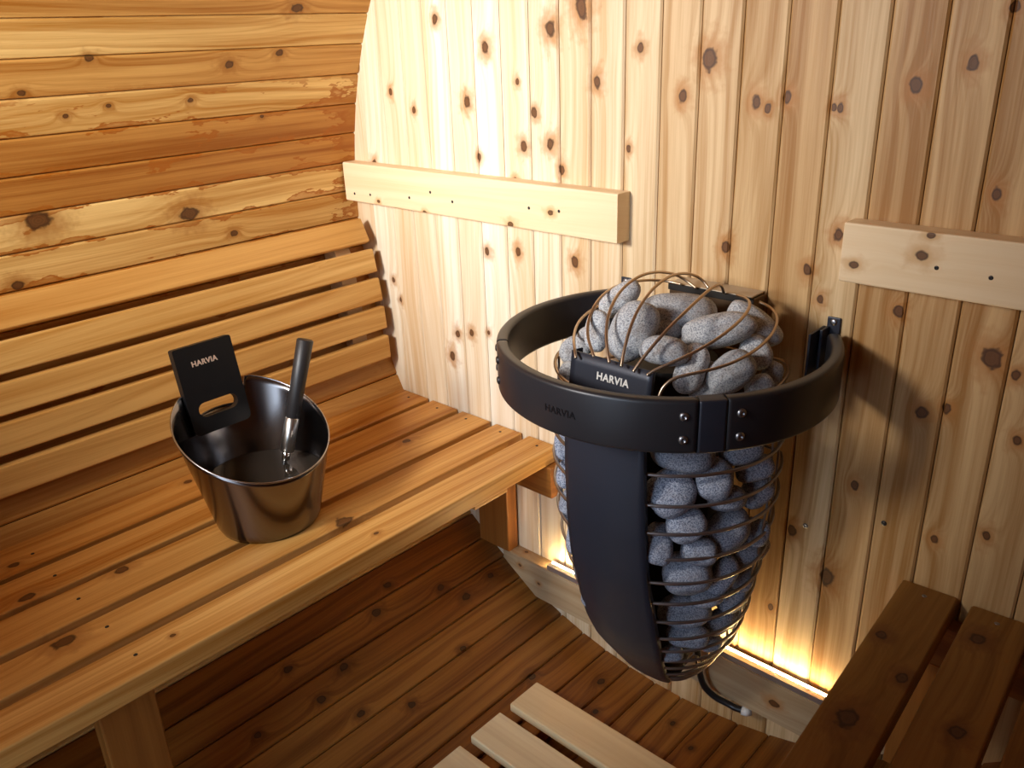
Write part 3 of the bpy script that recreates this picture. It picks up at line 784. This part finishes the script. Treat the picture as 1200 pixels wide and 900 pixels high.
# inward side flanges of the plate
for s in (-1, 1):
    bm = bmesh.new()
    P = [plate_pt(z, s, -.001) for z in zs]; Q = []
    for z, p in zip(zs, P):
        ax, ay = axis(min(z, .86)); n = Vector((p.x - ax, p.y - ay, 0)); L = n.length
        n = n / L if L > 1e-6 else Vector((0, -1, 0))
        Q.append(p - n * min(.016, L * .6))
    for a_, b_ in ((P, Q),):
        VA = [bm.verts.new(v) for v in a_]; VB = [bm.verts.new(v) for v in b_]
        VA2 = [bm.verts.new(v + Vector((-s * .002, 0, 0))) for v in a_]; VB2 = [bm.verts.new(v + Vector((-s * .002, 0, 0))) for v in b_]
        for i in range(len(VA) - 1):
            bm.faces.new((VA[i], VB[i], VB[i+1], VA[i+1])); bm.faces.new((VA2[i], VA2[i+1], VB2[i+1], VB2[i]))
            bm.faces.new((VB[i], VB2[i], VB2[i+1], VB[i+1]))
    bmesh.ops.recalc_face_normals(bm, faces=bm.faces)
    obj('plate_flange', bm, black, ht)
def on_plate(x, y, z):
    zz = .8885 + y; s = (x + .006) / .0755
    return plate_pt(zz, s, .0033 + z)
bm = letters('HARVIA', .0160, .0006, (0, 0, 0), (1, 0, 0), (0, 0, 1), bold=.03, curve=on_plate)
sub('lettering', bm, white_m, fp); COL.objects[-1].matrix_parent_inverse.identity()
# guard wires over the stones
for i, W in enumerate(WIRES):
    P = relax(spline(relax(W, 1), 6), 3)
    # root the wire on the plate's top edge
    bm = bmesh.new(); tube(bm, P, .0025, 8); obj('guard_wire', bm, wire_m, ht)
# junction box behind the basket
boxm = plain('box_sheet_metal', (.55, .47, .36), .5, .35, var=.05)
bm = bmesh.new(); box(bm, (.0645, -.0255, .86), (.163, .045, .186), .002)
obj('junction_box', bm, [plain('box_dark_metal', (.13, .08, .045), .45, .5)], ht)  # brown reflection on the box front is put into its base colour
bm = bmesh.new(); box(bm, (.0625, -.0245, .9555), (.159, .045, .003), .001); obj('box_lid', bm, boxm, ht)
bm = bmesh.new(); box(bm, (.0645, -.0485, .950), (.166, .003, .012), .0008); obj('box_lip', bm, inside_m, ht)
# heating element bundle inside the stones
for k in range(3):
    a = k * 2.1
    cx, cy = .066 + .028 * math.cos(a), -.155 + .028 * math.sin(a)
    bm = bmesh.new(); tube(bm, [(cx + .0 * t, cy + (.02 * (1-t)), .27 + .60 * t) for t in [q / 12 for q in range(13)]], .02, 12)
    obj('heating_element', bm, inside_m, ht)
bm = bmesh.new()
ring = []
for zz, f_ in ((.22, .5), (.34, .60), (.45, .58), (.62, .55), (.80, .52), (.87, .42)):
    ring.append([Vector(bpt(zz, 2*PI*k/28, -rad(zz) * (1 - f_))) for k in range(28)])
V = [[bm.verts.new(p) for p in q] for q in ring]
for i in range(len(V)-1):
    for k in range(28): bm.faces.new((V[i][k], V[i][(k+1) % 28], V[i+1][(k+1) % 28], V[i+1][k]))
bm.faces.new(V[0][::-1]); bm.faces.new(V[-1])
obj('inner_housing', bm, inside_m, ht)
# tip casting
bm = bmesh.new(); tube(bm, [(.066, -.122, .166), (.067, -.124, .174), (.067, -.124, .188), (.067, -.126, .205)], .01, 12, radii=[.009, .014, .024, .030]); obj('tip_cap', bm, black, ht, True)
# power cable: drops from the basket and turns into the wall under the ledge
cab = spline([(.098, -.085, .25), (.100, -.075, .205), (.101, -.066, .160), (.110, -.060, .125), (.132, -.053, .105), (.158, -.045, .0965), (.170, -.043, .094), (.181, -.040, .093), (.189, -.038, .0925)], 8)
bm = bmesh.new(); tube(bm, cab, .0066, 12); obj('power_cable', bm, plain('black_cable', (.012, .012, .013), .35), ht)
bm = bmesh.new(); tube(bm, [(.186, -.039, .0925), (.194, -.037, .0925), (.2, -.030, .0925)], .0092, 12); obj('cable_gland', bm, white_m, ht)

# ------------------------------------------------------------------ railing round the heater
rg = thing('heater_guard_rail', 'thick black band bent round the top of the heater and fixed to the wall', 'heater railing', (.057, -.18, .875))
RC = (.062, -.180); RR = .276; ZT, ZB = .915, .834
def band(a0, a1, ro, ri, zt, zb, rad_=.006, n=60):
    bm = bmesh.new()
    sec = []
    def arc(cx, cz, s, e):
        for k in range(4):
            a = s + (e - s) * k / 3; sec.append((cx + rad_ * math.cos(a), cz + rad_ * math.sin(a)))
    arc(ro - rad_, zt - rad_, 0, PI/2); arc(ri + rad_, zt - rad_, PI/2, PI); arc(ri + rad_, zb + rad_, PI, 1.5*PI); arc(ro - rad_, zb + rad_, 1.5*PI, 2*PI)
    V = []
    for k in range(n + 1):
        a = a0 + (a1 - a0) * k / n
        V.append([bm.verts.new((RC[0] + r_ * math.cos(a), RC[1] + r_ * math.sin(a), z)) for r_, z in sec])
    m = len(sec)
    for i in range(n):
        for j in range(m):
            f = bm.faces.new((V[i][j], V[i][(j+1) % m], V[i+1][(j+1) % m], V[i+1][j])); f.smooth = True
    bm.faces.new(V[0]); bm.faces.new(V[-1][::-1])
    bmesh.ops.recalc_face_normals(bm, faces=bm.faces)
    return bm
aw = math.degrees(math.asin(.178 / RR))           # where the ring meets the wall
JA = -43.0                                         # the clip at the front
LJ = -135.0                                        # the joint at the left
obj('band', band(math.radians(aw - 4), math.radians(JA + 4.2), RR, RR - .020, ZT, ZB), black2, rg)
obj('band', band(math.radians(JA - 4.2), math.radians(LJ + .25), RR, RR - .020, ZT, ZB), black2, rg)
obj('band', band(math.radians(LJ - .25), math.radians(-180 - aw + 2), RR, RR - .020, ZT, ZB), black2, rg)
obj('joint_clip', band(math.radians(JA - 4.0), math.radians(JA + 4.0), RR + .0005, RR - .0235, ZT - .001, ZB + .001, .003, 10), black, rg)
obj('backing_plate', band(math.radians(JA - 9), math.radians(JA + 9), RR - .0205, RR - .025, ZT - .006, ZB + .004, .0015, 16), inside_m, rg)
def on_ring(a, z, e=0.0): return Vector((RC[0] + (RR + e) * math.cos(a), RC[1] + (RR + e) * math.sin(a), z))
for ad in (JA - 8.2, JA + 8.2, LJ - 6, LJ + 6):
    a = math.radians(ad)
    for zz in (.892, .857):
        bm = bmesh.new(); screw_head(bm, on_ring(a, zz), (math.cos(a), math.sin(a), 0), .0068, .0035); obj('bolt', bm, steel if ad > -100 else dark_screw, rg, True)
# end tabs: flanges on the wall
for sx in (-1, 1):
    xw = RC[0] + sx * .209
    bm = bmesh.new(); box(bm, (xw - sx * .004, -.0025, .905), (.022, .004, .060), .0015)
    box(bm, (xw - sx * .012, -.016, .885), (.005, .030, .068), .001)
    obj('wall_tab', bm, black, rg)
    bm = bmesh.new(); screw_head(bm, (xw - sx * .004, -.0045, .927), (0, -1, 0), .0058, .0025, False); obj('bolt', bm, steel, rg, True)
# taller plate at the right end
bm = bmesh.new(); box(bm, (.252, -.030, .876), (.004, .055, .084), .001, Matrix.Rotation(math.radians(0), 3, 'Z')); obj('end_plate', bm, black, rg)
def on_band(x, y, z):
    a = math.radians(-89) + x / RR
    return Vector((RC[0] + (RR + .0004 + z) * math.cos(a), RC[1] + (RR + .0004 + z) * math.sin(a), .873 + y))
bm = letters('HARVIA', .0150, .0006, (0, 0, 0), (1, 0, 0), (0, 0, 1), bold=.02, curve=on_band)
obj('lettering', bm, plain('embossed_black', (.009, .009, .011), .3, .3), rg)

# ------------------------------------------------------------------ the stones
grey = stone_mat('grey_granite', (.66, .655, .65), (.34, .345, .37), .40)
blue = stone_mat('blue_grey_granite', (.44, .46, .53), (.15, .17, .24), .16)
def stone(name, x, y, z, a, b, c, q, m, label, group, seed, lump=.16):
    bm = bmesh.new()
    bmesh.ops.create_icosphere(bm, subdivisions=4, radius=1.0)
    off = Vector((seed * 3.17, seed * 1.3, seed * 7.7))
    for v in bm.verts:
        d = v.co.normalized()
        n1 = noise.noise(d * .9 + off); n2 = noise.noise(d * 2.0 + off * 2)
        p = 2.5       # slightly boxy pebble
        s = (abs(d.x)**p + abs(d.y)**p + abs(d.z)**p) ** (-1 / p)
        v.co = d * s * (1 + lump * n1 + lump * .22 * n2)
        v.co.x *= a; v.co.y *= b; v.co.z *= c
    M = Quaternion(q).to_matrix()
    bmesh.ops.rotate(bm, verts=bm.verts, cent=(0, 0, 0), matrix=M)
    bmesh.ops.translate(bm, verts=bm.verts, vec=(x, y, z))
    o = obj('heater_stone', bm, m, None, True, (x, y, z))
    return tag(o, label, 'stone', group)
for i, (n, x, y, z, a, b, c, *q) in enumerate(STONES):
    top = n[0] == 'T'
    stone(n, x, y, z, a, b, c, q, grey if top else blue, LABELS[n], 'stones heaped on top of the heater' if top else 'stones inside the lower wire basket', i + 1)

# ------------------------------------------------------------------ bucket
BX, BY, BZ = -.562, -.592, .515
gun = plain('gunmetal_steel', (.19, .172, .168), .20, 1.0)
bk = thing('sauna_bucket', 'dark shiny metal bucket with a slanted rim standing on the left bench', 'bucket', (BX, BY, BZ))
def rim_z(a, r_):
    d = abs((a - PI) * 180 / PI)                       # the rim is cut down where the handle plate stands
    k = min(1, max(0, (27 - d) / 7.0)); k = k * k * (3 - 2 * k)
    return .705 - .42 * r_ * math.cos(a) - .050 * k
def cone_r(z): return .0959 + .225 * (z - BZ)
bm = bmesh.new()
NA = 96; NR = 16
def shell(off, zlo):
    L = []
    for i in range(NR + 1):
        t = i / NR; row = []
        for k in range(NA):
            a = 2 * PI * k / NA
            z = .70
            for _ in range(12): z = rim_z(a, cone_r(z))
            zz = zlo + (z - zlo) * t
            rr = cone_r(zz) - off
            if t == 0: rr -= .003
            row.append(bm.verts.new((BX + rr * math.cos(a), BY + rr * math.sin(a), zz)))
        L.append(row)
    return L
O_ = shell(0, BZ + .0008); I_ = shell(.0014, BZ + .004)
for L, fl in ((O_, 0), (I_, 1)):
    for i in range(NR):
        for k in range(NA):
            q = (L[i][k], L[i][(k+1) % NA], L[i+1][(k+1) % NA], L[i+1][k])
            f = bm.faces.new(q[::-1] if fl else q); f.smooth = True
for k in range(NA):
    f = bm.faces.new((O_[-1][k], O_[-1][(k+1) % NA], I_[-1][(k+1) % NA], I_[-1][k])); f.smooth = False
bm.faces.new(O_[0][::-1]); bm.faces.new(I_[0])
obj('bucket_body', bm, gun, bk)
# rolled rim wire
bm = bmesh.new(); pts = []
for k in range(NA):
    a = 2 * PI * k / NA; z = .7
    for _ in range(12): z = rim_z(a, cone_r(z))
    rr = cone_r(z) - .0007; pts.append((BX + rr * math.cos(a), BY + rr * math.sin(a), z))
tube(bm, pts, .0016, 8, closed=True); obj('rim', bm, plain('bright_rim', (.42, .40, .40), .25, 1.0), bk)
# handle plate: rises from the high side of the rim, slot cut through it
hm = plain('black_handle', (.006, .006, .007), .38, 0, .45, bump=.15, bscale=700)
bm = bmesh.new()
W2, HH = .060, .172; sy, sz, sr = .041, .046, .0140      # half width, height; slot half length, height of slot centre, slot radius
tt = .017
out = []
def rc(cx, cz, r_, a0, n=5): 
    return [(cx + r_*math.cos(a0 + (PI/2)*k/n), cz + r_*math.sin(a0 + (PI/2)*k/n)) for k in range(n+1)]
out = rc(W2-.004, HH-.004, .004, 0) + rc(-W2+.004, HH-.004, .004, PI/2) + rc(-W2+.012, .012, .012, PI) + rc(W2-.012, .012, .012, 1.5*PI)
inn = [(sy - sr + sr*math.cos(-PI/2 + PI*k/10), sz + sr*math.sin(-PI/2 + PI*k/10)) for k in range(11)] + [(-(sy - sr) + sr*math.cos(PI/2 + PI*k/10), sz + sr*math.sin(PI/2 + PI*k/10)) for k in range(11)]
lean = math.atan(.20)
HO = Vector((-.667, -.600, .683)); HD = Vector((-math.sin(lean), 0, math.cos(lean)))
yaw = math.radians(HYAW)
HX = Vector((math.sin(yaw), math.cos(yaw), 0))         # across the plate
HN = HX.cross(HD).normalized()                          # towards the room
def hp(u, v, w): return HO + HX * u + HD * v + HN * w
for w_, rev in ((0, False), (-tt, True)):
    vo = [bm.verts.new(hp(u, v, w_)) for u, v in out]; vi = [bm.verts.new(hp(u, v, w_)) for u, v in inn]
    eo = [bm.edges.new((vo[i], vo[(i+1) % len(vo)])) for i in range(len(vo))]
    ei = [bm.edges.new((vi[i], vi[(i+1) % len(vi)])) for i in range(len(vi))]
    bmesh.ops.triangle_fill(bm, use_beauty=True, edges=eo + ei)
    if w_ == 0: FO, FI = vo, vi
    else: BO, BI = vo, vi
for A_, B__ in ((FO, BO), (FI, BI)):
    for i in range(len(A_)):
        j = (i + 1) % len(A_); bm.faces.new((A_[i], A_[j], B__[j], B__[i]))
bmesh.ops.recalc_face_normals(bm, faces=bm.faces)
hd = obj('bucket_handle', bm, hm, bk)
bm = letters('HARVIA', .0142, .0006, (0, 0, 0), HX, HD, bold=.03, curve=lambda x, y, z: hp(x - .004, .136 + y, .0004 + z))
sub('lettering', bm, plain('copper_print', (.75, .55, .42), .4, .3), hd)
# the water in it
wm, nt, bs = mat_base('dark_water'); bs.inputs['Base Color'].default_value = (.035, .028, .022, 1); bs.inputs['Roughness'].default_value = .03; bs.inputs['Specular IOR Level'].default_value = .6
bm = bmesh.new(); zw = .607
ringT = [bm.verts.new(((cone_r(zw) - .0022) * math.cos(2*PI*k/64) + BX, (cone_r(zw) - .0022) * math.sin(2*PI*k/64) + BY, zw)) for k in range(64)]
ringB = [bm.verts.new(((cone_r(.522) - .0052) * math.cos(2*PI*k/64) + BX, (cone_r(.522) - .0052) * math.sin(2*PI*k/64) + BY, .5215)) for k in range(64)]
bm.faces.new(ringT); bm.faces.new(ringB[::-1])
for k in range(64): bm.faces.new((ringB[k], ringB[(k+1) % 64], ringT[(k+1) % 64], ringT[k]))
tag(obj('water', bm, wm, None, False, (BX, BY, .5215)), 'dark still water in the bucket', 'water', None, 'stuff')

# ------------------------------------------------------------------ ladle
la = thing('sauna_ladle', 'water ladle with a black round handle and steel ferrule standing in the bucket', 'ladle', LB)
L0, L1 = Vector(LB), Vector(LT)
dl = (L1 - L0)
def lp(t): return L0 + dl * t
LL = dl.length
def seg(name, t0, t1, r0_, r1_, m, bevel=.002):
    bm = bmesh.new()
    e = bevel / LL
    tube(bm, [lp(t0), lp(t0 + e), lp((t0+t1)/2), lp(t1 - e), lp(t1)], r0_, 20, radii=[r0_*.86, r0_, (r0_+r1_)/2, r1_, r1_*.86])
    return obj(name, bm, m, la)
tf0, tf1 = FT
seg('handle', tf1, 1.0,   .0138, .0162, plain('black_wood_handle', (.020, .017, .017), .45, bump=.4, bscale=400))
seg('ferrule', tf0, tf1 + .004, .0135, .0135, plain('polished_steel', (.72, .68, .62), .30, 1.0))
seg('neck', tf0 - .055, tf0 + .002, .0075, .0085, plain('neck_steel', (.66, .64, .60), .18, 1.0), .001)
# cup
bm = bmesh.new()
cc = lp(0.0) + Vector((.0, 0, .0)); prof = [(.0, 0), (.018, .0), (.026, .004), (.030, .014), (.032, .026), (.0308, .026), (.0285, .014), (.024, .0055), (.016, .002), (.0, .002)]
prev = None; N = 32
for r_, h_ in prof:
    if r_ == 0:
        v = bm.verts.new(cc + Vector((0, 0, h_)))
        if prev:
            for k in range(N): bm.faces.new((prev[k], prev[(k+1) % N], v))
        else: first = v
        prev = prev or 'c'
        if prev == 'c': prev = None; firstv = v; start = True
    else:
        rg_ = [bm.verts.new(cc + Vector((r_*math.cos(2*PI*k/N), r_*math.sin(2*PI*k/N), h_))) for k in range(N)]
        if prev is None:
            for k in range(N): bm.faces.new((rg_[k], rg_[(k+1) % N], firstv))
        else:
            for k in range(N):
                f = bm.faces.new((prev[k], prev[(k+1) % N], rg_[(k+1) % N], rg_[k])); f.smooth = True
        prev = rg_
bmesh.ops.recalc_face_normals(bm, faces=bm.faces)
obj('cup', bm, plain('cup_steel', (.10, .09, .085), .25, 1.0), la)
seg('stem', .06, tf0 - .045, .0045, .0050, plain('stem_dark', (.03, .03, .03), .3, .8), .001)

# ------------------------------------------------------------------ light
def area(name, loc, look, sx, sy, power, col, spread=180):
    l = bpy.data.lights.new(name, 'AREA'); l.shape = 'RECTANGLE'; l.size = sx; l.size_y = sy; l.energy = power; l.color = col
    l.spread = math.radians(spread)
    o = bpy.data.objects.new(name, l); COL.objects.link(o); o.location = loc
    o.rotation_euler = (Vector(look) - Vector(loc)).to_track_quat('-Z', 'Y').to_euler()
    return o
area('window_daylight', ((WIN[0]+WIN[1])/2, YF - .04, (WIN[2]+WIN[3])/2), KEYLOOK, WIN[1]-WIN[0], WIN[3]-WIN[2], KEY, KEYC, KEYS)
area('door_daylight', ((DOOR[0]+DOOR[1])/2, YF - .06, 1.05), (-.25, -.35, .62), .60, 1.3, FILL, FILLC, FILLS)
w = bpy.data.worlds.new('World'); SC.world = w; w.use_nodes = True
w.node_tree.nodes['Background'].inputs[0].default_value = (.75, .85, 1, 1); w.node_tree.nodes['Background'].inputs[1].default_value = .8

# ------------------------------------------------------------------ camera
cam = bpy.data.cameras.new('camera'); co = bpy.data.objects.new('camera', cam); COL.objects.link(co)
cam.sensor_width = 36; cam.lens = 992.47 * 36 / 1200; cam.clip_start = .02
M = Matrix(((0.73342041, 0.67887223, -0.03502857), (-0.23795844, 0.30466537, 0.92225527), (0.63676549, -0.66806549, 0.38499118))).transposed().to_4x4()
M.translation = Vector((.78, -1.3, 1.3793))
co.matrix_world = M
SC.camera = co
SC.view_settings.view_transform = 'Standard'; SC.view_settings.look = 'None'
SC.view_settings.gamma = 1.0; SC.view_settings.use_curve_mapping = False
SC.view_settings.exposure = EXPO
